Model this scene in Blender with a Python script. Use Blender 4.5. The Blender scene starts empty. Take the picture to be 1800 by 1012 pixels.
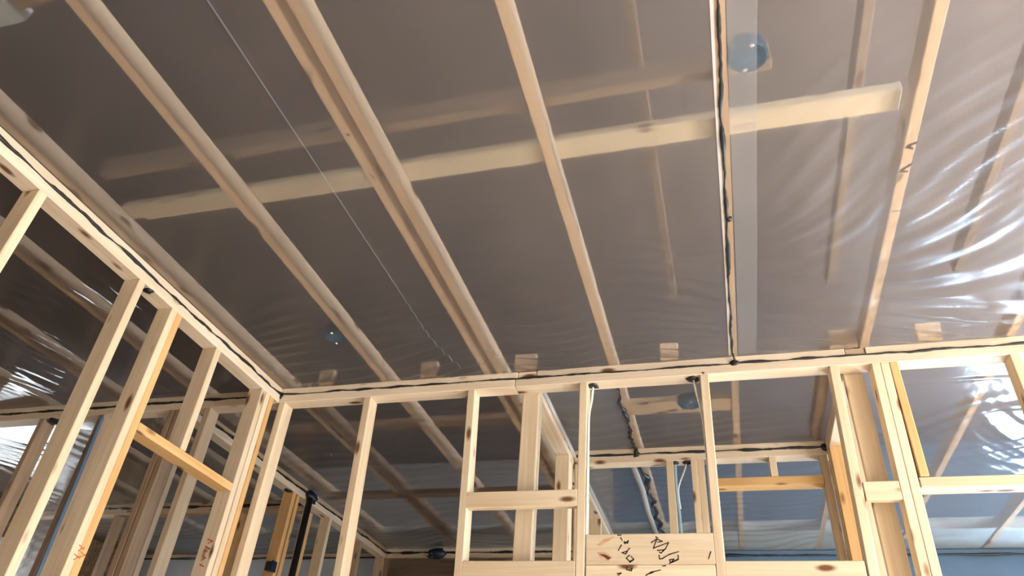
import bpy, bmesh, math, random
import numpy as np
from mathutils import Vector, Matrix

# ------------------------------------------------------------------ camera, sky, lights, exposure
ZO = 1.17                       # height of the lens above the floor; all z below are relative to the lens
SC = bpy.context.scene
COL = SC.collection
cam_d = bpy.data.cameras.new('camera')
cam = bpy.data.objects.new('camera', cam_d)
COL.objects.link(cam)
cam_d.sensor_width = 36.0
cam_d.lens = 1262.4 / 1800 * 36.0
cam_d.clip_start = 0.02
R_ = Vector((0.96309, 0.26018, 0.06898)); U_ = Vector((0.09882, -0.58014, 0.80850)); F_ = Vector((-0.25037, 0.77185, 0.58444))
cam.matrix_world = Matrix(((R_.x, U_.x, -F_.x, 0), (R_.y, U_.y, -F_.y, 0), (R_.z, U_.z, -F_.z, ZO), (0, 0, 0, 1)))
SC.camera = cam

SC.view_settings.view_transform = 'Standard'
SC.view_settings.look = 'None'
SC.view_settings.gamma = 1.0
SC.view_settings.use_curve_mapping = False
SC.view_settings.exposure = 0.15

world = bpy.data.worlds.new('overcast_sky')
SC.world = world
world.use_nodes = True
wn = world.node_tree
wn.nodes['Background'].inputs[0].default_value = (0.78, 0.88, 1.0, 1)
wn.nodes['Background'].inputs[1].default_value = 0.8

def window_light(name, centre, target_dir, sx, sy, power, color):
    d = bpy.data.lights.new(name, 'AREA')
    d.shape = 'RECTANGLE'; d.size = sx; d.size_y = sy; d.energy = power; d.color = color
    o = bpy.data.objects.new(name, d); COL.objects.link(o)
    o.location = (centre[0], centre[1], centre[2] + ZO)
    o.rotation_euler = Vector(target_dir).to_track_quat('-Z', 'Y').to_euler()
    return o

# daylight coming in through the openings of the shell (see the wall builders below), then an added attic fill
window_light('daylight_right', (3.72, 1.4, 0.05), (-1, 0, 0.0), 3.2, 2.2, 310, (1.0, 0.98, 0.96))
window_light('daylight_front', (0.4, -4.22, 0.1), (0, 1, 0.0), 4.4, 2.0, 8, (1.0, 0.96, 0.90))
window_light('daylight_far', (2.95, 6.42, 0.45), (0, -1, 0), 1.25, 1.45, 230, (0.55, 0.76, 1.0))
window_light('daylight_left', (-6.04, 4.75, 1.3), (1, 0, 0), 1.1, 0.6, 14, (0.85, 0.94, 1.0))
window_light('attic_fill_light', (3.86, 1.2, 2.33), (-1, 0, 0), 9.0, 0.72, 250, (0.96, 0.98, 1.0))  # added lamp, brightens the truss sides and the bays above the film

sun_d = bpy.data.lights.new('bounce_sun', 'SUN'); sun_d.energy = 40; sun_d.angle = 0.01; sun_d.color = (1.0, 0.95, 0.86)  # added light whose floor patch bounces up to the ceiling
bounce_sun = bpy.data.objects.new('bounce_sun', sun_d); COL.objects.link(bounce_sun)
bounce_sun.rotation_euler = Vector((-0.74, -0.55, -0.80)).to_track_quat('-Z', 'Y').to_euler()

random.seed(7)
rng = np.random.RandomState(11)

# ------------------------------------------------------------------ materials
def new_mat(name):
    m = bpy.data.materials.new(name); m.use_nodes = True
    nt = m.node_tree; nt.nodes.clear()
    out = nt.nodes.new('ShaderNodeOutputMaterial')
    return m, nt, out

def N(nt, t, **kw):
    n = nt.nodes.new(t)
    for k, v in kw.items():
        setattr(n, k, v)
    return n

def wood(name, light, dark, knot=(0.16, 0.07, 0.03), rough=0.62, vary=0.10):
    m, nt, out = new_mat(name)
    L = nt.links.new
    at = N(nt, 'ShaderNodeAttribute', attribute_name='grain')
    mp = N(nt, 'ShaderNodeMapping'); mp.inputs['Scale'].default_value = (2.2, 55, 55)
    L(at.outputs['Vector'], mp.inputs[0])
    n1 = N(nt, 'ShaderNodeTexNoise'); n1.inputs['Scale'].default_value = 1.0; n1.inputs['Detail'].default_value = 4; n1.inputs['Distortion'].default_value = 0.6
    L(mp.outputs[0], n1.inputs['Vector'])
    mp2 = N(nt, 'ShaderNodeMapping'); mp2.inputs['Scale'].default_value = (1.3, 7, 7)
    L(at.outputs['Vector'], mp2.inputs[0])
    n2 = N(nt, 'ShaderNodeTexNoise'); n2.inputs['Scale'].default_value = 1.0; n2.inputs['Detail'].default_value = 2
    L(mp2.outputs[0], n2.inputs['Vector'])
    mix = N(nt, 'ShaderNodeMath', operation='MULTIPLY_ADD'); mix.inputs[1].default_value = 0.5
    L(n1.outputs['Fac'], mix.inputs[0])
    h = N(nt, 'ShaderNodeMath', operation='MULTIPLY'); h.inputs[1].default_value = 0.5
    L(n2.outputs['Fac'], h.inputs[0]); L(h.outputs[0], mix.inputs[2])
    cr = N(nt, 'ShaderNodeValToRGB')
    cr.color_ramp.elements[0].position = 0.33; cr.color_ramp.elements[0].color = (*dark, 1)
    cr.color_ramp.elements[1].position = 0.62; cr.color_ramp.elements[1].color = (*light, 1)
    L(mix.outputs[0], cr.inputs[0])
    # knots
    mp3 = N(nt, 'ShaderNodeMapping'); mp3.inputs['Scale'].default_value = (4.0, 11, 11)
    L(at.outputs['Vector'], mp3.inputs[0])
    vo = N(nt, 'ShaderNodeTexVoronoi'); vo.inputs['Scale'].default_value = 1.0
    L(mp3.outputs[0], vo.inputs['Vector'])
    kr = N(nt, 'ShaderNodeValToRGB')
    kr.color_ramp.elements[0].position = 0.09; kr.color_ramp.elements[0].color = (1, 1, 1, 1)
    kr.color_ramp.elements[1].position = 0.20; kr.color_ramp.elements[1].color = (0, 0, 0, 1)
    L(vo.outputs['Distance'], kr.inputs[0])
    mk = N(nt, 'ShaderNodeMix', data_type='RGBA')
    L(kr.outputs[0], mk.inputs[0]); L(cr.outputs[0], mk.inputs[6]); mk.inputs[7].default_value = (*knot, 1)
    # piece to piece variation
    oi = N(nt, 'ShaderNodeObjectInfo')
    mr = N(nt, 'ShaderNodeMapRange'); mr.inputs[3].default_value = 1 - vary; mr.inputs[4].default_value = 1 + vary
    L(oi.outputs['Random'], mr.inputs[0])
    hsv = N(nt, 'ShaderNodeHueSaturation')
    L(mk.outputs[2], hsv.inputs['Color']); L(mr.outputs[0], hsv.inputs['Value'])
    b = N(nt, 'ShaderNodeBsdfPrincipled'); b.inputs['Roughness'].default_value = rough
    b.inputs['Specular IOR Level'].default_value = 0.25
    L(hsv.outputs[0], b.inputs['Base Color'])
    bp = N(nt, 'ShaderNodeBump'); bp.inputs['Strength'].default_value = 0.15; bp.inputs['Distance'].default_value = 0.002
    L(n1.outputs['Fac'], bp.inputs['Height']); L(bp.outputs[0], b.inputs['Normal'])
    L(b.outputs[0], out.inputs[0])
    return m

def plain(name, col, rough=0.5, spec=0.4, noise=0.0, nscale=12, bump=0.0):
    m, nt, out = new_mat(name); L = nt.links.new
    b = N(nt, 'ShaderNodeBsdfPrincipled')
    b.inputs['Base Color'].default_value = (*col, 1); b.inputs['Roughness'].default_value = rough
    b.inputs['Specular IOR Level'].default_value = spec
    if noise or bump:
        tc = N(nt, 'ShaderNodeTexCoord')
        n = N(nt, 'ShaderNodeTexNoise'); n.inputs['Scale'].default_value = nscale; n.inputs['Detail'].default_value = 5
        L(tc.outputs['Object'], n.inputs['Vector'])
        if noise:
            cr = N(nt, 'ShaderNodeValToRGB')
            cr.color_ramp.elements[0].position = 0.3; cr.color_ramp.elements[1].position = 0.7
            cr.color_ramp.elements[0].color = (*[c * (1 - noise) for c in col], 1)
            cr.color_ramp.elements[1].color = (*[min(1, c * (1 + noise)) for c in col], 1)
            L(n.outputs['Fac'], cr.inputs[0]); L(cr.outputs[0], b.inputs['Base Color'])
        if bump:
            bp = N(nt, 'ShaderNodeBump'); bp.inputs['Strength'].default_value = bump; bp.inputs['Distance'].default_value = 0.01
            L(n.outputs['Fac'], bp.inputs['Height']); L(bp.outputs[0], b.inputs['Normal'])
    L(b.outputs[0], out.inputs[0])
    return m

def film(name, haze=0.16, clear=0.76, blur=0.95, ior=1.09, gloss_rough=0.29, tint=(0.95, 0.93, 0.91), hazecol=(0.76, 0.75, 0.79), bump=0.25, bscale=9.0, stretch=(1, 1, 1)):
    """Polyethylene: part clear, part scattering as it passes light, a little milky, glossy by its angle."""
    m, nt, out = new_mat(name); L = nt.links.new
    tc = N(nt, 'ShaderNodeTexCoord')
    mp = N(nt, 'ShaderNodeMapping'); mp.inputs['Scale'].default_value = stretch
    L(tc.outputs['Object'], mp.inputs[0])
    n = N(nt, 'ShaderNodeTexNoise'); n.inputs['Scale'].default_value = bscale; n.inputs['Detail'].default_value = 6; n.inputs['Roughness'].default_value = 0.6
    L(mp.outputs[0], n.inputs['Vector'])
    bp = N(nt, 'ShaderNodeBump'); bp.inputs['Strength'].default_value = bump; bp.inputs['Distance'].default_value = 0.01
    L(n.outputs['Fac'], bp.inputs['Height'])
    tr = N(nt, 'ShaderNodeBsdfTransparent'); tr.inputs[0].default_value = (*tint, 1)
    rf = N(nt, 'ShaderNodeBsdfRefraction'); rf.inputs['Color'].default_value = (*tint, 1)
    rf.inputs['Roughness'].default_value = blur; rf.inputs['IOR'].default_value = ior
    m1 = N(nt, 'ShaderNodeMixShader'); m1.inputs[0].default_value = clear
    L(rf.outputs[0], m1.inputs[1]); L(tr.outputs[0], m1.inputs[2])
    df = N(nt, 'ShaderNodeBsdfDiffuse'); df.inputs[0].default_value = (*hazecol, 1)
    tl = N(nt, 'ShaderNodeBsdfTranslucent'); tl.inputs[0].default_value = (*hazecol, 1)
    m2 = N(nt, 'ShaderNodeMixShader'); m2.inputs[0].default_value = 0.4
    L(df.outputs[0], m2.inputs[1]); L(tl.outputs[0], m2.inputs[2])
    L(bp.outputs[0], df.inputs['Normal'])
    m3 = N(nt, 'ShaderNodeMixShader'); m3.inputs[0].default_value = haze
    L(m1.outputs[0], m3.inputs[1]); L(m2.outputs[0], m3.inputs[2])
    gl = N(nt, 'ShaderNodeBsdfGlossy'); gl.inputs['Roughness'].default_value = gloss_rough
    L(bp.outputs[0], gl.inputs['Normal'])
    fr = N(nt, 'ShaderNodeFresnel'); fr.inputs['IOR'].default_value = 1.38
    L(bp.outputs[0], fr.inputs['Normal'])
    m4 = N(nt, 'ShaderNodeMixShader')
    L(fr.outputs[0], m4.inputs[0]); L(m3.outputs[0], m4.inputs[1]); L(gl.outputs[0], m4.inputs[2])
    L(m4.outputs[0], out.inputs[0])
    return m

SPRUCE = wood('spruce_lumber', (0.74, 0.61, 0.43), (0.60, 0.45, 0.29))
SPRUCE_O = wood('amber_spruce_lumber', (0.70, 0.44, 0.20), (0.54, 0.31, 0.12))
SPRUCE_D = wood('dark_spruce_lumber', (0.48, 0.35, 0.235), (0.33, 0.215, 0.135))  # darker brown spruce, mostly on far and rear pieces
TRUSS = wood('truss_lumber', (0.84, 0.69, 0.52), (0.72, 0.55, 0.39))
BRACE = wood('pale_brace_lumber', (0.90, 0.82, 0.66), (0.82, 0.73, 0.56))
RAFTER = wood('dimmed_attic_lumber', (0.36, 0.29, 0.235), (0.30, 0.24, 0.19))  # attic dimness put into the colour of rafters and upright brace leg
PLATE = wood('plate_lumber', (0.76, 0.64, 0.49), (0.61, 0.48, 0.34))
OSB = plain('osb_sheathing', (0.30, 0.20, 0.12), 0.8, 0.2, 0.4, 30, 0.3)
DECK = plain('dark_roof_deck', (0.215, 0.188, 0.190), 0.9, 0.1, 0.12, 3)
SUBFLOOR = plain('subfloor', (0.66, 0.58, 0.48), 0.8, 0.2, 0.3, 14)
FOAM = plain('blue_foam_insulation', (0.10, 0.17, 0.27), 0.55, 0.4, 0.08, 4)
PALE = plain('grey_filmed_sheathing', (0.40, 0.41, 0.42), 0.4, 0.5, 0.15, 3)
BATT = plain('pale_batt_insulation', (0.62, 0.70, 0.74), 0.9, 0.1, 0.15, 9, 0.5)
SEAL = plain('black_acoustic_sealant', (0.012, 0.013, 0.014), 0.35, 0.5)
BLUEBOX2 = plain('lighter_blue_plastic', (0.03, 0.19, 0.40), 0.35, 0.5)
BLUEBOX3 = plain('brightened_blue_plastic', (0.10, 0.32, 0.52), 0.35, 0.5)  # cover blue raised to make up for weak light on that box
BLUEBOX = plain('blue_plastic', (0.02, 0.15, 0.32), 0.35, 0.5)
NAVY = plain('dark_blue_plastic', (0.010, 0.018, 0.040), 0.3, 0.5)
SCREW = plain('bright_screw', (0.75, 0.78, 0.8), 0.25, 0.8)
BLACKP = plain('black_pipe_plastic', (0.012, 0.012, 0.014), 0.4, 0.5)
WHITEC = plain('white_cable_sheath', (0.82, 0.82, 0.80), 0.4, 0.5)
BLUEC = plain('pale_blue_pipe', (0.30, 0.45, 0.55), 0.35, 0.5)
CONDUIT = plain('blue_grey_conduit', (0.11, 0.17, 0.24), 0.4, 0.5)
INK = plain('black_marker_ink', (0.035, 0.025, 0.03), 0.6, 0.2)
REDINK = plain('red_marker_ink', (0.50, 0.12, 0.07), 0.6, 0.2)
KNOT = plain('dark_knot', (0.10, 0.045, 0.025), 0.6, 0.3, 0.3, 60)
KNOTH = plain('knot_halo', (0.58, 0.36, 0.21), 0.6, 0.3, 0.2, 40)
WINFRAME = plain('white_window_frame', (0.8, 0.8, 0.8), 0.4, 0.4)
HEM = plain('folded_film_edge', (0.44, 0.43, 0.42), 0.4, 0.4)
FILM = film('milky_poly_film', haze=0.085)
FILM2 = film('milky_poly_film_overlap', haze=0.17, hazecol=(0.78, 0.83, 0.90))
FILMG = film('crinkled_glossy_poly_film', haze=0.06, clear=0.7, gloss_rough=0.07, bump=0.10, bscale=7.0, stretch=(3.0, 0.8, 1))
FILMB = film('clear_poly_film', haze=0.13, clear=0.65, gloss_rough=0.13, bump=0.2, bscale=5.0)

FILMH = film('silvery_film', haze=0.40, clear=0.5, gloss_rough=0.10, hazecol=(.62, .68, .74), bump=0.4)

# ------------------------------------------------------------------ helpers
def finish(o, parent):
    COL.objects.link(o)
    if parent is not None:
        o.parent = parent
        o.matrix_parent_inverse = Matrix()
        p = parent
        off = Vector((0, 0, 0))
        while p is not None:
            off += p.location
            p = p.parent
        o.location = Vector(o.location) - off
    return o

def empty(name, loc, kind=None, label=None, cat=None, group=None):
    o = bpy.data.objects.new(name, None); COL.objects.link(o)
    o.location = (loc[0], loc[1], loc[2] + ZO); o.empty_display_size = 0.1
    tag(o, label, cat, group, kind)
    return o

def tag(o, label=None, cat=None, group=None, kind=None):
    if label: o['label'] = label
    if cat: o['category'] = cat
    if group: o['group'] = group
    if kind: o['kind'] = kind
    return o

_bev = {}
def lumber(name, parent, x, y, z, mat=None, lean=(0, 0), label=None, bevel=0.003):
    """One sawn board: spans x, y, z (pairs); the longest span is the grain direction. lean = shift of the bottom end."""
    mat = mat or SPRUCE
    lo = np.array([x[0], y[0], z[0]], float); hi = np.array([x[1], y[1], z[1]], float)
    c = (lo + hi) / 2; s = hi - lo
    bm = bmesh.new()
    bmesh.ops.create_cube(bm, size=1.0)
    for v in bm.verts:
        v.co = Vector((v.co.x * s[0], v.co.y * s[1], v.co.z * s[2]))
    bmesh.ops.bevel(bm, geom=bm.edges[:], offset=min(bevel, min(s) * .2), segments=1, affect='EDGES')
    ax = int(np.argmax(s)); oth = [i for i in range(3) if i != ax]
    lay = bm.verts.layers.float_vector.new('grain')
    off = (random.uniform(-50, 50), random.uniform(-5, 5), random.uniform(-5, 5))
    for v in bm.verts:
        v[lay] = Vector((v.co[ax] + off[0], v.co[oth[0]] + off[1], v.co[oth[1]] + off[2]))
        if lean != (0, 0):
            t = 0.5 - v.co.z / s[2]
            v.co.x += lean[0] * t; v.co.y += lean[1] * t
    me = bpy.data.meshes.new(name); bm.to_mesh(me); bm.free()
    me.materials.append(mat)
    o = bpy.data.objects.new(name, me)
    o.location = (c[0], c[1], c[2] + ZO)
    finish(o, parent)
    if label: o['label'] = label
    return o

def mesh_obj(name, verts, faces, mat, parent=None, smooth=False, loc=None):
    verts = np.asarray(verts, float)
    if loc is None:
        loc = (verts.min(0) + verts.max(0)) / 2
    loc = np.asarray(loc, float)
    me = bpy.data.meshes.new(name)
    me.from_pydata([tuple(v) for v in verts - loc], [], faces)
    me.materials.append(mat)
    if smooth:
        me.polygons.foreach_set('use_smooth', [True] * len(me.polygons))
    me.update()
    o = bpy.data.objects.new(name, me)
    o.location = (loc[0], loc[1], loc[2] + ZO)
    return finish(o, parent)

def boxes(name, lst, mat, parent=None):
    V, Fc = [], []
    for (x0, x1, y0, y1, z0, z1) in lst:
        b = len(V)
        V += [(x0, y0, z0), (x1, y0, z0), (x1, y1, z0), (x0, y1, z0), (x0, y0, z1), (x1, y0, z1), (x1, y1, z1), (x0, y1, z1)]
        Fc += [tuple(b + i for i in f) for f in ((0, 3, 2, 1), (4, 5, 6, 7), (0, 1, 5, 4), (1, 2, 6, 5), (2, 3, 7, 6), (3, 0, 4, 7))]
    return mesh_obj(name, V, Fc, mat, parent)

def tube(name, pts, rad, mat, parent=None, seg=8, squash=1.0):
    """A round bead along a polyline; rad may be one number or one per point."""
    pts = [Vector(p) for p in pts]
    if not hasattr(rad, '__len__'): rad = [rad] * len(pts)
    V, Fc = [], []
    up = Vector((0, 0, 1))
    for i, p in enumerate(pts):
        t = (pts[min(i + 1, len(pts) - 1)] - pts[max(i - 1, 0)]).normalized()
        a = up if abs(t.z) < 0.9 else Vector((1, 0, 0))
        s = t.cross(a).normalized(); w = s.cross(t).normalized()
        for k in range(seg):
            an = 2 * math.pi * k / seg
            V.append(tuple(p + s * math.cos(an) * rad[i] + w * math.sin(an) * rad[i] * squash))
    n = len(pts)
    for i in range(n - 1):
        for k in range(seg):
            k2 = (k + 1) % seg
            Fc.append((i * seg + k, i * seg + k2, (i + 1) * seg + k2, (i + 1) * seg + k))
    Fc.append(tuple(range(seg - 1, -1, -1))); Fc.append(tuple((n - 1) * seg + k for k in range(seg)))
    return mesh_obj(name, V, Fc, mat, parent, smooth=True)

def bead(name, a, b, parent, r=0.0038, wob=0.0018, step=0.02, axis=2, seed=0, squash=1.0):
    """A hand-run bead of sealant from a to b, wavering and swelling."""
    rg = np.random.RandomState(seed + 100)
    a = np.array(a, float); b = np.array(b, float)
    n = max(3, int(np.linalg.norm(b - a) / step))
    t = np.linspace(0, 1, n)
    k = np.ones(5) / 5
    sm = lambda q: np.convolve(np.pad(q, 2, mode='edge'), k, 'valid')
    w = sm(rg.randn(n)) * wob * 2.0
    rr = r * (1 + np.clip(sm(rg.randn(n)) * 0.8, -0.55, 1.2))
    P = a + (b - a) * t[:, None]
    P[:, axis] += w
    return tube(name, P, list(rr), SEAL, parent, 7, squash)

def blob(name, c, r, mat, parent, seed=0, sq=(1, 1, 0.5)):
    bm = bmesh.new(); bmesh.ops.create_icosphere(bm, subdivisions=2, radius=1)
    rg = np.random.RandomState(seed)
    for v in bm.verts:
        f = r * (1 + 0.35 * rg.randn() * 0.5)
        v.co = Vector((v.co.x * f * sq[0], v.co.y * f * sq[1], v.co.z * f * sq[2]))
    me = bpy.data.meshes.new(name); bm.to_mesh(me); bm.free(); me.materials.append(mat)
    for p in me.polygons: p.use_smooth = True
    o = bpy.data.objects.new(name, me); o.location = (c[0], c[1], c[2] + ZO)
    return finish(o, parent)

def strokes(name, lines, width, to3, mat, parent):
    """Pen strokes as thin ribbons lying on a face; to3 maps (u, v) on the face to a point."""
    V, Fc = [], []
    for ln in lines:
        P = [np.array(p, float) for p in ln]
        for i in range(len(P) - 1):
            d = P[i + 1] - P[i]; L = np.linalg.norm(d)
            if L < 1e-6: continue
            d /= L; nrm = np.array([-d[1], d[0]]) * width / 2
            a = P[i] - d * width * .3; b_ = P[i + 1] + d * width * .3
            k = len(V)
            for q in (a + nrm, a - nrm, b_ - nrm * .7, b_ + nrm * .7): V.append(to3(*q))
            Fc.append((k, k + 1, k + 2, k + 3))
    return mesh_obj(name, V, Fc, mat, parent)

ZC = 1.877          # underside of the trusses (top of the plates)
ZM = 1.835          # joint of the two top plates, where the sealant runs
ZB = 1.788          # underside of the lower plate
ZF = -ZO            # floor
YB0, YB1 = 3.22, 3.309
XL0, XL1 = -2.477, -2.39

# ------------------------------------------------------------------ the shell: floor, roof deck, outside walls
floor = boxes('floor', [(-6.2, 3.9, -4.4, 6.7, ZF - 0.05, ZF)], SUBFLOOR); tag(floor, kind='structure')

ceiling = empty('ceiling', (-1, 1.5, ZC), kind='structure')
boxes('roof_deck', [(-6.2, 3.9, -4.4, 6.7, ZC + 0.90, ZC + 0.92)], DECK, ceiling)
XJ = [-5.42, -4.81, -4.2, -3.59, -2.985, -2.388, -1.760, -1.160, -0.487, 0.113, 0.707, 1.318, 1.93, 2.54, 3.15]
for k, x in enumerate(XJ):
    lumber('joist', ceiling, (x, x + 0.038), (-1.6, 6.42), (ZC, ZC + 0.089), TRUSS)
lumber('joist', ceiling, (-1.090, -1.052), (-1.6, 6.42), (ZC, ZC + 0.089), TRUSS)      # the doubled truss
lumber('joist', ceiling, (-2.335, -2.297), (3.33, 6.25), (ZC, ZC + 0.089), SPRUCE_D)
# bracing lying across the trusses above the main room, and its upright leg
lumber('strongback', ceiling, (-2.36, 0.70), (1.748, 1.84), (ZC + 0.090, ZC + 0.128), BRACE)
lumber('strongback', ceiling, (-2.36, 0.30), (1.58, 1.62), (ZC + 0.130, ZC + 0.22), RAFTER)  # upright leg toned darker, its weak grazing light put into the colour
lumber('strongback', ceiling, (-3.0, -0.98), (3.92, 4.01), (ZC + 0.090, ZC + 0.128), SPRUCE_D)
lumber('strongback', ceiling, (-3.0, -0.98), (4.93, 5.02), (ZC + 0.0, ZC + 0.038), SPRUCE_D)
for x in (-0.16, 0.66, 1.27):
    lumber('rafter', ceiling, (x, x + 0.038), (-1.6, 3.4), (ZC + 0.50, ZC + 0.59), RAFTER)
for x in XJ:
    boxes('batt_insulation', [(x + .04, x + .595, 5.95, 6.44, ZC + 0.006, ZC + 0.088)], BATT, ceiling)
boxes('batt_insulation', [(-2.34, -1.97, 0.2, 0.865, ZC + 0.03, ZC + 0.085)], BATT, ceiling)  # pale panel added to give a blurred pale patch above the film
lumber('truss_block', ceiling, (-1.96, -1.765), (0.2, 0.83), (ZC + 0.03, ZC + 0.068), SPRUCE_D)
lumber('light_backing', ceiling, (-0.45, 0.112), (3.70, 3.845), (ZC + 0.018, ZC + 0.056), TRUSS)

def shell_wall(name, axis, pos, thick, a0, a1, holes, mat, top=ZC + .92):
    """Outside wall with openings: axis 'x' = wall at constant x running along y."""
    w = empty(name, (pos if axis == 'x' else (a0 + a1) / 2, pos if axis == 'y' else (a0 + a1) / 2, ZF), kind='structure')
    lst = []
    cuts = sorted(holes)
    cur = a0
    for (h0, h1, z0, z1) in cuts:
        lst.append((cur, h0, ZF, top)); lst.append((h0, h1, ZF, z0)); lst.append((h0, h1, z1, top)); cur = h1
    lst.append((cur, a1, ZF, top))
    t0, t1 = min(pos, pos + thick), max(pos, pos + thick)
    for (b0, b1, z0, z1) in lst:
        if b1 - b0 < 1e-4 or z1 - z0 < 1e-4: continue
        boxes('sheathing_panel', [(t0, t1, b0, b1, z0, z1) if axis == 'x' else (b0, b1, t0, t1, z0, z1)], mat, w)
    for (h0, h1, z0, z1) in cuts:
        for (b0, b1, c0, c1) in ((h0, h0 + .05, z0, z1), (h1 - .05, h1, z0, z1), (h0, h1, z0, z0 + .05), (h0, h1, z1 - .05, z1)):
            boxes('window_frame', [(t0 - .005, t1 + .005, b0, b1, c0, c1) if axis == 'x' else (b0, b1, t0 - .005, t1 + .005, c0, c1)], WINFRAME, w)
    return w
shell_wall('wall_right', 'x', 3.75, 0.12, -4.4, 6.7, [(-0.2, 3.0, -1.05, 1.15)], OSB, ZC + .09)     # gable above left out to admit the added attic fill
shell_wall('wall_front', 'y', -4.25, -0.12, -6.2, 3.9, [(-1.8, 2.6, -0.9, 1.1)], OSB)
shell_wall('wall_left_outer', 'x', -6.07, -0.12, -4.4, 6.7, [(4.2, 5.3, 1.0, 1.6)], OSB)
wf = shell_wall('wall_far', 'y', 6.47, 0.12, -0.95, 3.9, [(2.3, 3.6, -0.3, 1.2)], FOAM)
wf2 = shell_wall('wall_far_left', 'y', 6.47, 0.12, -6.2, -0.95, [], PALE)
lumber('top_plate', wf2, (-6.05, -.96), (6.44, 6.468), (ZM, ZC), SPRUCE_D)
bead('sealant_bead', (-6, 6.437, ZM), (-1, 6.437, ZM), wf2, r=0.009, wob=0.002, step=0.04, seed=41)
lumber('top_plate', wf, (-.94, 3.73), (6.44, 6.468), (ZM, ZC), FOAM)
bead('sealant_bead', (-.9, 6.437, ZM), (3.7, 6.437, ZM), wf, r=0.007, wob=0.002, step=0.04, seed=40)
for x in (-0.3, 0.9, 1.62, 2.0):
    blob('foam_nail', (x, 6.468, 1.60 + 0.05 * math.sin(9 * x)), 0.014, SEAL, wf, int(abs(x) * 10), (1, .3, 1))

# ------------------------------------------------------------------ stud walls
def stud(parent, x, y, z0=ZF + 0.04, z1=ZB, mat=None, lean=(0, 0), label=None):
    return lumber('stud', parent, x, y, (z0, z1), mat, lean, label)

# back wall, facing the camera
wb = empty('wall_back', (-1.0, YB0, ZF), kind='structure')
def yb(d=0.089): return (YB0, YB0 + d)
for (x0, x1) in ((-6.05, XL0), (XL1, -0.972), (-0.866, 0.637), (0.728, 3.74)):
    lumber('top_plate', wb, (x0, x1), yb(), (ZM, ZC), PLATE)
for (x0, x1) in ((-6.05, -0.985), (-0.983, 3.74)):
    lumber('top_plate', wb, (x0, x1), yb(), (ZB, ZM), PLATE)
lumber('bottom_plate', wb, (-6.05, -0.6), yb(), (ZF, ZF + 0.04))
lumber('bottom_plate', wb, (0.6, 3.74), yb(), (ZF, ZF + 0.04))
H = 0.9
stud(wb, (-2.387, -2.347), yb())
stud(wb, (-1.852, -1.810), yb(), lean=(0.10, 0))
stud(wb, (-1.243, -1.203), yb(), lean=(0.11, 0))
stud(wb, (-0.637, -0.597), yb(), lean=(-0.02, 0))
stud(wb, (-0.037, 0.003), yb(), lean=(-0.03, 0))
stud(wb, (0.557, 0.597), yb(), lean=(-0.06, 0))
stud(wb, (0.739, 0.776), yb(), lean=(-0.05, 0))
stud(wb, (0.777, 0.814), yb(), lean=(-0.05, 0))
stud(wb, (0.815, 0.851), yb(), 1.238, ZB, SPRUCE_O, label='short amber cripple stud above the blocking')
stud(wb, (1.305, 1.345), yb())
stud(wb, (1.915, 1.955), yb())
stud(wb, (2.52, 2.56), yb())
for x in (-2.885, -3.09, -3.135, -3.65, -4.11, -4.72, -5.3):
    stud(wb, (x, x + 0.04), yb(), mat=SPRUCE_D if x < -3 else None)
lumber('blocking', wb, (-1.19, -0.64), (YB0, YB0 + .038), (1.146, 1.226), label='flat blocking board with an amber face and dark marks')
lumber('blocking', wb, (0.588, 0.728), (YB0, YB0 + .038), (1.142, 1.222))
lumber('blocking', wb, (0.808, 1.305), yb(), (1.19, 1.234))
h1 = lumber('header_board', wb, (-0.598, -0.044), (YB0, YB0 + .038), (0.884, 1.015), label='upper header board with black marker scrawl and a dark knot')
h2 = lumber('header_board', wb, (-0.598, -0.048), (YB0, YB0 + .038), (0.75, 0.8825))
lumber('header_board', wb, (-1.17, -0.645), (YB0, YB0 + .038), (0.81, 0.902))
lumber('header_board', wb, (-0.01, 0.53), (YB0, YB0 + .038), (0.80, 0.897))
# the lapped ends of the crossing top plates, set in between the upper plates
lumber('plate_end', wb, (-0.970, -0.868), (YB0 + .004, YB1), (ZM, ZC), TRUSS)
lumber('plate_end', wb, (0.640, 0.726), (YB0 + .006, YB1), (ZM, ZC), SPRUCE_D)
bead('sealant_bead', (-2.38, YB0 - .001, ZM + .001), (3.0, YB0 - .001, ZM + .001), wb, r=0.0042, seed=1)
bead('sealant_bead', (-5.9, YB0 - .001, ZM + .001), (XL0, YB0 - .001, ZM + .001), wb, r=0.006, seed=2)
blob('sealant_blob', (-2.386, YB0 - .002, ZM - .004), 0.014, SEAL, wb, 3, (1, .6, 1.3))
blob('sealant_blob', (0.135, YB0 - .002, ZM + .004), 0.018, SEAL, wb, 4, (1.2, .5, .8))
blob('sealant_blob', (-0.573, 3.262, ZB - .002), 0.026, SEAL, wb, 5, (1.1, 1, .4))
blob('sealant_blob', (-0.072, 3.258, ZB - .002), 0.028, SEAL, wb, 6, (1.1, 1, .4))
blob('sealant_blob', (-4.02, 3.262, ZB - .004), 0.045, SEAL, wb, 7, (1.3, 1, .4))
blob('nail_head', (-0.02, YB0, 1.795), 0.007, KNOT, wb, 8, (1, .5, .8))
# blocks standing on the plate behind the film
for (x0, x1) in ((-2.150, -2.06), (-1.525, -1.428), (-0.985, -0.868), (-0.222, -0.132), (0.575, 0.70), (0.955, 1.062), (1.55, 1.64)):
    lumber('drywall_block', wb, (x0, x1), (3.19, 3.225), (ZC + .002, ZC + 0.090), TRUSS)
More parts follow.
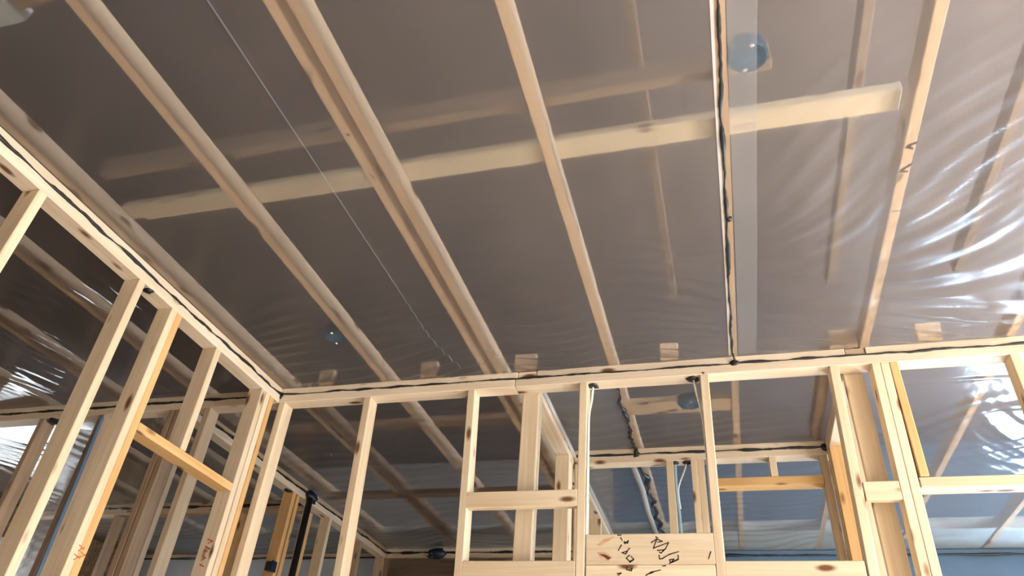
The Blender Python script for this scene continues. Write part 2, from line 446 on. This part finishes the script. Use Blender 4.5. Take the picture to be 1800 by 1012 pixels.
# writing and knot on the upper header board
T = lambda dy: (lambda u, v: (u, YB0 - dy, v))
INKS = [[(-0.288, 1.0), (-0.279, 0.995)], [(-0.309, 0.975), (-0.285, 0.991), (-0.261, 0.98), (-0.282, 0.977)], [(-0.285, 0.989), (-0.301, 0.951), (-0.235, 0.975), (-0.248, 0.95), (-0.269, 0.93)], [(-0.284, 0.942), (-0.256, 0.944), (-0.269, 0.93), (-0.277, 0.935)], [(-0.278, 0.921), (-0.277, 0.906), (-0.265, 0.907), (-0.236, 0.924), (-0.194, 0.936)], [(-0.198, 0.921), (-0.197, 0.905), (-0.231, 0.89), (-0.235, 0.902), (-0.216, 0.905), (-0.227, 0.892)], [(-0.201, 0.902), (-0.238, 0.886)], [(-0.442, 0.998), (-0.435, 0.986)], [(-0.425, 0.98), (-0.412, 0.973), (-0.408, 0.985), (-0.423, 0.971), (-0.428, 0.979)], [(-0.439, 0.966), (-0.453, 0.943)], [(-0.404, 0.952), (-0.415, 0.939), (-0.437, 0.933), (-0.422, 0.927), (-0.413, 0.938)], [(-0.405, 0.922), (-0.419, 0.91), (-0.405, 0.896), (-0.387, 0.904), (-0.398, 0.918)], [(-0.405, 0.892), (-0.387, 0.903)], [(-0.061, 0.935), (-0.073, 0.905)], [(-0.455, 1.009), (-0.439, 1.009)]]
INKS2 = [[(-0.252, 0.878), (-0.266, 0.876)], [(-0.417, 0.874), (-0.419, 0.862), (-0.399, 0.856), (-0.394, 0.868), (-0.406, 0.862)], [(-0.46, 0.845), (-0.442, 0.848), (-0.456, 0.838)], [(-0.337, 0.838), (-0.316, 0.851), (-0.274, 0.86)], [(-0.323, 0.845), (-0.305, 0.851)]]
strokes('marker_scrawl', INKS, 0.0055, T(0.0007), INK, wb)
strokes('marker_scrawl', INKS2, 0.0055, T(0.0007), INK, wb)
mesh_obj('knot', [(-0.538, YB0 - .0008, .928), (-0.512, YB0 - .0008, .926), (-0.484, YB0 - .0008, .912), (-0.499, YB0 - .0008, .902), (-0.513, YB0 - .0008, .913)], [(4, 3, 2, 1, 0)], KNOT, wb)

mesh_obj('knot_halo', [(-.548, YB0 - .0005, .935), (-.512, YB0 - .0005, .938), (-.478, YB0 - .0005, .914), (-.494, YB0 - .0005, .896), (-.53, YB0 - .0005, .905)], [(4, 3, 2, 1, 0)], KNOTH, wb)
mesh_obj('knot_halo', [(-.55, YB0 - .0005, .966), (-.515, YB0 - .0005, .993), (-.465, YB0 - .0005, 1.004), (-.50, YB0 - .0005, .981), (-.53, YB0 - .0005, .962)], [(4, 3, 2, 1, 0)], KNOTH, wb)
# left wall, running away from the camera
wl = empty('wall_left', (XL1, 1.2, ZF), kind='structure')
xl = (XL0, XL1)
lumber('top_plate', wl, xl, (-1.2, YB1), (ZM, ZC), PLATE)
lumber('top_plate', wl, xl, (-1.2, YB0 - .001), (ZB, ZM), PLATE)
lumber('bottom_plate', wl, xl, (-1.2, YB0), (ZF, ZF + .04))
for y in (-0.4, 0.21, 0.82, 1.432, 2.013):
    stud(wl, xl, (y, y + 0.039), lean=(0, 0.02) if y > 2 else (0, 0))
stud(wl, xl, (2.245, 2.283)); stud(wl, xl, (2.284, 2.322), mat=SPRUCE_O)
stud(wl, xl, (2.605, 2.645), 1.241)
stud(wl, xl, (3.045, 3.083)); stud(wl, xl, (3.090, 3.128)); stud(wl, xl, (3.132, 3.170), mat=SPRUCE_O)
lumber('blocking', wl, xl, (2.323, 3.045), (1.200, 1.240), SPRUCE_O, label='amber blocking board between the studs')
bead('sealant_bead', (XL1 + .001, -1.0, ZM + .001), (XL1 + .001, YB0, ZM + .001), wl, r=0.0055, wob=0.003, seed=9)
blob('sealant_blob', (-2.412, 2.10, ZB - .004), 0.020, SEAL, wl, 10, (1, 1, .6))
for i, (y, z) in enumerate(((2.27, .70), (2.29, .68), (2.265, .665))):
    strokes('red_mark', [[(y, z), (y + .03, z - .008)], [(y + .005, z - .02), (y + .028, z)]], 0.004, lambda u, v: (XL1 + .0007, u, v), REDINK, wl)
strokes('red_mark', [[(-2.44, .96), (-2.41, .95), (-2.43, .94)], [(-2.44, .925), (-2.415, .915), (-2.44, .905), (-2.42, .90)], [(-2.44, .88), (-2.42, .87), (-2.44, .86)], [(-2.44, .84), (-2.415, .83)]], 0.007, lambda u, v: (u, 3.0443, v), REDINK, wl)

# closet walls beyond the back wall
wh = empty('wall_hall_left', (-0.92, 3.8, ZF), kind='structure')
xh = (-0.960, -0.873)
lumber('top_plate', wh, xh, (YB1, 6.29), (ZM, ZC), PLATE); lumber('top_plate', wh, xh, (YB1, 6.29), (ZB, ZM), PLATE)
for y in (YB1 + .001, 3.352, 4.12, 4.16, 4.20, 4.70, 5.31, 5.92):
    stud(wh, xh, (y, y + .038))
bead('sealant_bead', (-.872, YB1, ZM), (-.872, 6.3, ZM), wh, r=0.006, wob=.004, seed=11)
tube('film_edge', [(-.868, YB1 + .01, ZM + .004), (-.866, 3.7, ZM), (-.868, 4.25, ZM + .003), (-.868, 5.2, ZM), (-.868, 6.2, ZM)], 0.012, HEM, wh, 8, 1.4)

wk = empty('wall_hall_back', (-0.1, 4.27, ZF), kind='structure')
yk = (4.27, 4.359)
lumber('top_plate', wk, (-.871, .712), yk, (ZM, ZC), PLATE); lumber('top_plate', wk, (-.871, .712), yk, (ZB, ZM), PLATE)
for x in (-.868, -.828, -.300, -.152, -.113, -.045, .585):
    stud(wk, (x, x + .039 if x != -.300 else x + .044), yk)
stud(wk, (.300, .340), yk, 1.668, ZB)
lumber('header_board', wk, (-.004, .584), yk, (1.616, 1.667), SPRUCE_O)
bead('sealant_bead', (-.87, 4.268, ZM + .002), (.62, 4.268, ZM + .002), wk, r=0.0065, seed=12)
blob('sealant_blob', (-.477, 4.266, ZM + .006), .02, SEAL, wk, 13, (1, .5, 1.2))
blob('sealant_blob', (.618, 4.266, ZM), .022, SEAL, wk, 14, (1, .5, 1))
blob('sealant_blob', (-.244, 4.30, ZB - .004), .022, SEAL, wk, 15, (1, 1, .6))
blob('sealant_blob', (-.174, 4.30, ZB - .004), .024, SEAL, wk, 16, (1.2, 1, .6))

wr = empty('wall_hall_right', (0.67, 3.8, ZF), kind='structure')
xr = (0.627, 0.712)
lumber('top_plate', wr, xr, (YB1, 4.269), (ZM, ZC), PLATE); lumber('top_plate', wr, xr, (YB1, 4.269), (ZB, ZM), PLATE)
stud(wr, xr, (YB1 + .002, 3.349), label='wide pale stud with a smooth face')
for y, mt in ((3.66, None), (4.15, SPRUCE_O), (4.19, None), (4.23, SPRUCE_O)):
    stud(wr, xr, (y, y + .038), mat=mt)
lumber('nailer', wr, (.55, .60), (YB1, 4.26), (ZC + .001, ZC + .089), SPRUCE_D)

# the room beyond on the left: its left wall and far wall
wq = empty('wall_rear_left', (-3.1, 4.8, ZF), kind='structure')
xq = (-3.138, -3.05)
lumber('top_plate', wq, xq, (YB1, 6.38), (ZM, ZC), SPRUCE_D); lumber('top_plate', wq, xq, (YB1, 6.38), (ZB, ZM), PLATE)
for y in (3.312, 3.95, 4.58, 4.64, 5.17, 5.76, 6.26):
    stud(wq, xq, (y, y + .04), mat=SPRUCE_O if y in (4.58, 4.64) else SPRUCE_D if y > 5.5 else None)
bead('sealant_bead', (-3.048, YB1, ZM + .002), (-3.048, 6.3, ZM + .002), wq, r=0.006, seed=17)
blob('sealant_blob', (-3.08, 4.55, ZB - .003), .03, SEAL, wq, 18, (.8, 1.2, .4))
wz = empty('wall_rear_far', (-2.0, 6.3, ZF), kind='structure')
yz = (6.30, 6.388)
lumber('top_plate', wz, (-3.05, -.873), yz, (ZM, ZC), PLATE); lumber('top_plate', wz, (-3.05, -.873), yz, (ZB, ZM), SPRUCE)
for x in (-3.045, -2.36, -2.0, -1.4):
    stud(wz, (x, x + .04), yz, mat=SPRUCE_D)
boxes('sheathing_panel', [(-3.0, -.96, 6.39, 6.40, ZF, ZB)], OSB, wz)
bead('sealant_bead', (-3.04, 6.298, ZM + .002), (-.9, 6.298, ZM + .002), wz, r=0.008, seed=19)
wy = empty('wall_side_far', (-4.5, 4.98, ZF), kind='structure')
yy = (4.98, 5.068)
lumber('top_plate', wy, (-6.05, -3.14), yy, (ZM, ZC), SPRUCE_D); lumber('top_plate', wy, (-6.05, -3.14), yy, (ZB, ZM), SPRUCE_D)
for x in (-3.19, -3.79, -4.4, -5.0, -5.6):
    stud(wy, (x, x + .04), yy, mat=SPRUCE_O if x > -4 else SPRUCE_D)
bead('sealant_bead', (-6, 4.978, ZM + .002), (-3.15, 4.978, ZM + .002), wy, r=0.008, seed=20)
for x0, x1 in ((-6.0, -3.2), (-3.0, -0.9)):
    pass

# ------------------------------------------------------------------ the plastic film under the trusses
def waves(X, Y, seed, n=8, f=(2, 7), ang=(0, 2 * math.pi)):
    rg = np.random.RandomState(seed); h = np.zeros_like(X)
    for _ in range(n):
        a = rg.uniform(*ang); k = rg.uniform(*f) * 2 * math.pi
        h += np.sin(k * (X * math.cos(a) + Y * math.sin(a)) + rg.uniform(0, 6.28)) / math.sqrt(n)
    return h

def sheet(name, x, y, res, hfun, mat, label, group=None, z=ZC - .0015):
    nx = int((x[1] - x[0]) / res) + 2; ny = int((y[1] - y[0]) / res) + 2
    gx = np.linspace(x[0], x[1], nx); gy = np.linspace(y[0], y[1], ny)
    X, Y = np.meshgrid(gx, gy)
    ed = np.minimum(np.minimum(X - x[0], x[1] - X), np.minimum(Y - y[0], y[1] - Y))     # stapled flat along its edges
    Hh = np.clip(hfun(X, Y), 0, 0.06) * np.clip(ed / 0.055, 0.02, 1) ** .7
    c = np.array([(x[0] + x[1]) / 2, (y[0] + y[1]) / 2, z])
    V = np.stack([X - c[0], Y - c[1], -Hh], -1).reshape(-1, 3)
    idx = np.arange(nx * ny).reshape(ny, nx)
    Q = np.stack([idx[:-1, :-1], idx[1:, :-1], idx[1:, 1:], idx[:-1, 1:]], -1).reshape(-1, 4)
    me = bpy.data.meshes.new(name)
    me.vertices.add(len(V)); me.vertices.foreach_set('co', V.ravel())
    me.loops.add(Q.size); me.loops.foreach_set('vertex_index', Q.ravel())
    me.polygons.add(len(Q)); me.polygons.foreach_set('loop_start', np.arange(0, Q.size, 4)); me.polygons.foreach_set('loop_total', np.full(len(Q), 4))
    me.polygons.foreach_set('use_smooth', np.ones(len(Q), bool))
    me.update(calc_edges=True); me.validate()
    me.materials.append(mat)
    o = bpy.data.objects.new(name, me); COL.objects.link(o)
    o.location = (c[0], c[1], c[2] + ZO)
    tag(o, label, 'plastic sheet', group)
    return o

def sag(X):
    return np.abs(np.sin(math.pi * (X - 0.124) / 0.6105)) ** 0.8

def pleats(P, lam, seed, X, Y):
    ph = P / lam + 0.5 * waves(X, Y, seed, 5, (.6, 1.6))
    s = 0.5 + 0.5 * np.sin(2 * math.pi * ph)
    return s ** 1.5

def h_main_left(X, Y):
    s = sag(X); d = 3.22 - Y
    h = 0.004 * s + 0.0006 * (1 + waves(X, Y, 3, 8, (1, 4)))
    env = np.exp(-np.clip(d, 0, 9) / 0.42) * s
    q = d + 0.10 * np.sin(2 * X) + .03 * np.sin(7 * X)
    h += 0.024 * env * pleats(q, 0.085, 5, X, Y) + 0.006 * env * pleats(q, 0.037, 6, X, Y)
    ce = -1.315 + .05 * np.clip(Y - 2.7, 0, 1) ** 2 * 8
    h += 0.0022 * np.exp(-((X - ce) / 0.006) ** 2)
    return h * (1 - .85 * np.exp(-((X + 1.82) ** 2 + (Y - 2.745) ** 2) / .012))

def h_main_right(X, Y):
    s = sag(X); k = np.floor((X - 0.124) / 0.6105); xb = 0.124 + 0.6105 * k
    m = np.clip(0.1 - 1.3 * (2.85 - Y), -0.9, 0.25)
    q = Y - m * (X - xb)
    env = np.exp(-np.clip(2.9 - Y, 0, 9) / 0.9) * np.where(X > 0.73, 1.0, 0.6)
    h = 0.005 * s + 0.0006 * (1 + waves(X, Y, 13, 8, (1, 4)))
    h += (0.017 * pleats(q, 0.125, 15, X, Y) + 0.006 * pleats(q, 0.052, 16, X, Y)) * env * s ** .5 * np.clip((X - .24) / .1, 0, 1)
    return h * (1 - .85 * np.exp(-((X - .212) ** 2 + (Y - 1.455) ** 2) / .012))

def h_left(X, Y):
    s = sag(X)
    q = X - 0.38 * (Y - 2) + .02 * waves(X, Y, 24, 5, (.5, 1.5))
    m1 = np.clip(waves(X, Y, 29, 5, (.5, 1.6)), 0, 1.2); m2 = np.clip(waves(X, Y, 28, 5, (.5, 1.6)), 0, 1.2)
    h = 0.004 * s + 0.0008 * (1 + waves(X, Y, 23, 8, (1, 4)))
    h += 0.006 * m1 * pleats(q, 0.13, 25, X, Y) ** 3 + 0.0035 * m2 * pleats(q + .1 * Y, 0.07, 26, X, Y) ** 3
    return h

def h_soft(seed, a=0.006, lam=0.12, edge=None):
    def f(X, Y):
        h = 0.003 * sag(X) + a * .3 * (1 + waves(X, Y, seed, 8, (1, 4)))
        e = 1.0 if edge is None else np.exp(-np.abs(Y - edge) / .35)
        return h + a * e * pleats(Y + .15 * X, lam, seed + 1, X, Y)
    return f

def h_right_rear(X, Y):
    s = sag(X)
    h = 0.004 * s + 0.001 * (1 + waves(X, Y, 33, 8, (1, 4)))
    for yc in (3.60, 4.95): h += 0.006 * np.exp(-((Y - yc) / .012) ** 2)
    r = np.hypot(X - 2.15, Y - 4.2); th = np.arctan2(Y - 4.2, X - 2.15)
    h += 0.012 * np.exp(-(r / .75) ** 2) * (0.5 + .5 * np.sin(th * 17 + 3 * waves(X, Y, 35, 4, (.7, 2)))) 
    e2 = np.exp(-((X - 1.85) / .38) ** 2 - ((Y - 4.15) / .5) ** 2)
    qd = (X * .8 - Y * .6) + .05 * waves(X, Y, 38, 4, (.6, 1.4))
    h += .010 * e2 * pleats(qd, .13, 37, X, Y) + .004 * e2 * pleats(qd, .055, 39, X, Y)
    q = Y + .45 * X
    h += 0.009 * np.exp(-((Y - 4.0 + .4 * (X - 1.3)) / .22) ** 2) * pleats(q, .16, 36, X, Y)
    return h

sA = sheet('plastic_sheet', (XL1, 0.111), (-1.2, YB0), 0.014, h_main_left, FILM, 'milky plastic film over the main ceiling, between the stud wall and the black seam')
sB = sheet('plastic_sheet', (0.112, 3.74), (-1.2, YB0), 0.014, h_main_right, FILM, 'milky plastic film with fanned pleats, from the black ceiling seam to the right edge', z=ZC - .0010)
sheet('plastic_sheet', (-6.06, XL0), (-1.2, YB0), 0.02, h_left, FILMG, 'crinkled shiny plastic film seen between the studs of the left wall')
sheet('plastic_sheet', (-.873, -.479), (YB1, 4.27), 0.014, h_soft(41, .006), FILM2, 'grey plastic film over the closet beyond the header, left of its black seam')
sheet('plastic_sheet', (-.478, .627), (YB1, 4.27), 0.014, h_soft(43, .005, .10, 4.2), FILM, 'brownish plastic film over the closet beyond the header, right of its black seam', z=ZC - .001)
sheet('plastic_sheet', (-3.05, -.96), (YB1, 6.27), 0.02, h_soft(45, .004), FILM, 'dark plastic film over the rear room behind the slanting pale stud')
sheet('plastic_sheet', (-.873, .712), (4.36, 6.44), 0.02, h_soft(47, .006), FILMB, 'slate grey plastic film over the room beyond the closet')
sheet('plastic_sheet', (.713, 3.74), (YB1, 6.44), 0.014, h_right_rear, FILMB, 'blue-lit shiny plastic film behind the doubled stud at the right')
sheet('plastic_sheet', (-6.06, -3.14), (YB1, 4.98), 0.02, h_left, FILMG, 'plastic film over the room beyond the left end of the back wall')
sheet('plastic_sheet', (-6.06, -3.14), (5.07, 6.44), 0.025, h_soft(51, .006), FILMB, 'pale grey plastic film furthest away, seen low between the left studs')

def film_strip(name, xs, ys, z, width, mat, parent):
    n = len(ys)
    z = np.broadcast_to(z, (n,))
    V = [(xs[i] - width / 2, ys[i], z[i]) for i in range(n)] + [(xs[i] + width / 2, ys[i], z[i]) for i in range(n)]
    return mesh_obj(name, V, [(i, i + 1, n + i + 1, n + i) for i in range(n - 1)], mat, parent, True)
ys_ = np.linspace(-1.0, 3.19, 50)
film_strip('film_overlap', 0.196 + .002 * np.sin(ys_ * 3), ys_, ZC - .0062, 0.082, FILM2, sB)
film_strip('film_overlap_edge', 0.2365 + .002 * np.sin(ys_ * 3), ys_, ZC - .0066, 0.004, FILM2, sB)
yc_ = np.linspace(-1.0, 3.1, 300)
xc_ = -1.315 + .4 * np.clip(yc_ - 2.7, 0, 1) ** 2
film_strip('film_crease', xc_, yc_, ZC - .003 - np.clip(h_main_left(xc_, yc_), 0, .06), 0.0055, FILMH, sA)

# film hanging on the far side of the dim studs
def hanging(name, x, y, z, label, mat=None):
    nx, nz = 30, 160
    gx = np.linspace(*x, nx); gz = np.linspace(*z, nz); X, Z = np.meshgrid(gx, gz)
    Yv = y + .012 * waves(X, Z, 61, 8, (1, 5)) + .016 * pleats(Z + .3 * X, .05, 62, X, Z)
    V = np.stack([X, Yv, Z], -1).reshape(-1, 3); idx = np.arange(nx * nz).reshape(nz, nx)
    Q = [tuple(int(q) for q in f) for f in np.stack([idx[:-1, :-1], idx[:-1, 1:], idx[1:, 1:], idx[1:, :-1]], -1).reshape(-1, 4)]
    o = mesh_obj(name, V, Q, mat or FILMH, None, True)
    return tag(o, label, 'plastic sheet')
hanging('plastic_sheet', (-3.0, -.97), 6.25, (-1.1, 1.775), 'dark shiny film on the rear room far wall below its black sealant line', FILMG)
hanging('plastic_sheet', (-4.06, -3.72), 3.36, (-1.1, 1.775), 'silvery blue film hanging between two dim studs beyond the left wall')

# the black seam on the ceiling of the main room, the folded film edge beside it
seam = empty('ceiling_seam', (0.125, 2, ZC), label='wavering black sealant seam with a white folded film edge on the ceiling', cat='sealant seam')
bead('sealant_bead', (0.131, -1.0, ZC - .006), (0.127, 3.19, ZC - .006), seam, r=0.0055, wob=.003, axis=0, seed=30, squash=.6)
bead('sealant_tail', (0.127, 3.18, ZC - .006), (0.136, YB0 - .004, ZM + .004), seam, r=0.008, wob=.001, axis=0, seed=31)
n = 60
rg = np.random.RandomState(5)
ys = np.linspace(-1.1, 3.2, n); w0 = 0.110 + .002 * np.sin(ys * 3) ; w1 = w0 + .010 + .0015 * np.sin(ys * 7)
V = [(w0[i], ys[i], ZC - .0045) for i in range(n)] + [(w1[i], ys[i], ZC - .0035) for i in range(n)]
mesh_obj('folded_edge', V, [(i, i + 1, n + i + 1, n + i) for i in range(n - 1)], HEM, seam)
blob('sealant_drop', (0.136, 2.18, ZC - .006), .012, SEAL, seam, 32, (1, 1, .6))
hs = empty('ceiling_seam', (-.478, 3.8, ZC), label='lumpy black sealant seam on the closet ceiling beyond the header', cat='sealant seam')
bead('sealant_bead', (-.478, YB1, ZC - .012), (-.478, 4.262, ZC - .012), hs, r=.009, wob=.008, axis=0, seed=33)
bead('sealant_tail', (-.478, 4.255, ZC - .012), (-.477, 4.266, ZM + .003), hs, r=.009, wob=.001, axis=0, seed=34)
hs2 = empty('ceiling_seam', (-.48, 5.2, ZC), label='black sealant seam with loose film on the ceiling beyond the closet', cat='sealant seam')
bead('sealant_bead', (-.475, 4.37, ZC - .012), (-.485, 6.40, ZC - .012), hs2, r=.010, wob=.012, axis=0, seed=35)
tube('loose_film', [(-.53, 4.4, ZC - .018), (-.515, 4.9, ZC - .03), (-.53, 5.4, ZC - .02), (-.52, 6.35, ZC - .02)], .02, HEM, hs2, 8, .6)

# marks on the trusses
strokes('red_mark', [[(-1.758, 2.85 + .06 * i), (-1.742, 2.86 + .06 * i)] for i in range(6)], .006, lambda u, v: (u, v, ZC - .0004), REDINK, ceiling)
strokes('red_mark', [[(-2.385, 2.80 + .07 * i), (-2.34, 2.80 + .07 * i)] for i in range(6)], .005, lambda u, v: (u, v, ZC - .0004), REDINK, ceiling)
strokes('pale_stamp', [[(-1.085, 1.55), (-1.06, 1.57), (-1.085, 1.59), (-1.06, 1.60)], [(-1.08, 1.66), (-1.065, 1.74)], [(-1.085, 2.02), (-1.06, 2.03), (-1.08, 2.06), (-1.06, 2.07)], [(-1.082, 2.46), (-1.06, 2.48), (-1.08, 2.50)]], .007, lambda u, v: (u, v, ZC - .0004), WHITEC, ceiling)
strokes('dark_mark', [[(-1.14, y), (-1.135, y + .006)] for y in (.78, .86, 1.22, 1.49, 1.70)], .008, lambda u, v: (u, v, ZC - .0004), KNOT, ceiling)
strokes('dark_mark', [[(.72, 1.92), (.745, 1.91)], [(.718, 1.925), (.735, 1.935)], [(.716, 2.035), (.744, 2.01)], [(.716, 2.04), (.735, 2.045)]], .012, lambda u, v: (u, v, ZC - .0004), KNOT, ceiling)
strokes('board_joint', [[(-.502, 1.90), (-.466, 1.90)], [(-1.165, 2.495), (-1.060, 2.497)], [(.714, 2.25), (.752, 2.25)]], .004, lambda u, v: (u, v, ZC - .0004), KNOT, ceiling)

# ------------------------------------------------------------------ electrical boxes, cables, pipes
def lathe(name, prof, mat, parent, c, seg=28):
    V, Fc = [], []
    for (r, z) in prof:
        for k in range(seg):
            a = 2 * math.pi * k / seg
            V.append((c[0] + r * math.cos(a), c[1] + r * math.sin(a), c[2] + z))
    for i in range(len(prof) - 1):
        for k in range(seg):
            k2 = (k + 1) % seg
            Fc.append((i * seg + k, (i + 1) * seg + k, (i + 1) * seg + k2, i * seg + k2))
    Fc.append(tuple((len(prof) - 1) * seg + k for k in range(seg)))
    return mesh_obj(name, V, Fc, mat, parent, smooth=True)

def ceiling_box(x, y, label, r=0.055, dz=-0.001, cover=None):
    t = empty('ceiling_box', (x, y, ZC), label=label, cat='electrical box', group='blue ceiling boxes')
    c = (x, y, ZC + dz)
    lathe('box_body', [(r * .93, 0), (r, 0), (r + .004, .006), (r, .014), (r, .055), (r * .96, .055), (r * .92, .05), (r * .92, .002), (r * .90, .006), (.001, .006)], BLUEBOX, t, c)
    lathe('box_cover', [(r * .78, .002), (r * .80, .005), (.001, .005)], cover or BLUEBOX2, t, c)
    for s in (-1, 1):
        p = Vector((x - .010 * s, y + s * (r - .012), ZC + dz))
        ear = boxes('screw_ear', [(p.x - .008, p.x + .008, p.y - .008, p.y + .008, p.z + .001, p.z + .010)], BLUEBOX, t)
        blob('screw', (p.x, p.y, p.z - .001), .0075, SCREW, ear, 1, (1, 1, .4))
    boxes('nail_bracket', [(x - r - .008, x - r + .006, y - .02, y + .02, ZC + dz + .012, ZC + dz + .05)], BLUEBOX, t)
    return t
ceiling_box(0.212, 1.455, 'large round blue box near the black ceiling seam with bright screws')
ceiling_box(-1.820, 2.745, 'small-looking round blue box tucked against a truss near the left wall', r=0.06, dz=-0.002, cover=BLUEBOX3)
ceiling_box(-0.112, 3.720, 'round blue box blurred by film over the closet beyond the header')

def cable(name, pts, r, mat, label, cat='cable'):  # a smooth run through the points
    P = [Vector(p) for p in pts]; out = []
    for i in range(len(P) - 1):
        p0, p1, p2, p3 = P[max(i - 1, 0)], P[i], P[i + 1], P[min(i + 2, len(P) - 1)]
        for k in range(8):
            t = k / 8
            out.append(0.5 * ((2 * p1) + (p2 - p0) * t + (2 * p0 - 5 * p1 + 4 * p2 - p3) * t * t + (3 * p1 - p0 - 3 * p2 + p3) * t ** 3))
    out.append(P[-1])
    o = tube(name, out, r, mat, None, 8)
    return tag(o, label, cat)
cable('cable', [(-.573, 3.262, 1.80), (-.580, 3.255, 1.70), (-.590, 3.235, 1.60), (-.593, 3.228, 1.40), (-.597, 3.228, 1.02), (-.60, 3.265, .70)], .0055, WHITEC, 'white cable dropping from a black sealed hole down the stud at the header')
cable('cable', [(-.072, 3.258, 1.80), (-.062, 3.25, 1.70), (-.045, 3.30, 1.58), (-.043, 3.318, 1.3), (-.043, 3.318, 0.6)], .0045, WHITEC, 'pale cable slanting from a black sealed hole behind the stud right of the header')
cable('cable', [(-.447, 1.62, ZC + .045), (-.442, 1.74, ZC + .012), (-.440, 1.86, ZC + .008), (-.443, 1.98, ZC + .012), (-.446, 2.2, ZC + .05)], .005, WHITEC, 'thin white cable stapled along a truss behind the main ceiling film')
cable('cable', [(-.246, 4.30, 1.80), (-.248, 4.30, 1.6), (-.238, 4.30, 1.4), (-.232, 4.30, .9)], .0085, BLUEC, 'pale blue pipe standing between the studs of the closet rear wall', 'pipe')
cable('cable', [(-.174, 4.30, 1.80), (-.19, 4.30, 1.74), (-.236, 4.30, 1.62), (-.232, 4.312, 1.5)], .0045, WHITEC, 'thin pale cable slanting across to the pale blue pipe')
cable('cable', [(-3.595, 3.20, 1.76), (-3.588, 3.20, 1.6), (-3.575, 3.20, 1.2), (-3.56, 3.20, .5), (-3.55, 3.20, -.6)], .012, CONDUIT, 'blue-grey conduit running down a dim stud behind the left wall', 'conduit')

pp = empty('vent_pipe', (-3.02, 4.76, ZF), label='black vertical pipe with a black flashing at the rear room plate', cat='pipe')
tube('pipe', [(-3.02, 4.77, ZF), (-3.02, 4.77, 1.80)], .024, BLACKP, pp, 12)
blob('flashing', (-3.03, 4.80, 1.825), .05, NAVY, pp, 50, (.8, 1.2, .8))
nb = empty('outlet_box', (-2.50, 6.28, 1.84), label='dark blue round box at the top of the farthest rear room wall', cat='electrical box')
blob('box_body', (-2.50, 6.19, 1.795), .075, NAVY, nb, 51, (1.1, .6, .7))
blob('box_lip', (-2.54, 6.15, 1.76), .03, NAVY, nb, 52, (1.2, .6, .6))
nb2 = empty('outlet_box', (-3.2, 4.6, 1.25), label='dark blue box on the brown stud low beside the black pipe', cat='electrical box')
boxes('box_body', [(-3.09, -3.045, 4.525, 4.578, 1.21, 1.27)], NAVY, nb2)
boxes('box_rim', [(-3.044, -3.036, 4.52, 4.578, 1.205, 1.275)], NAVY, nb2)
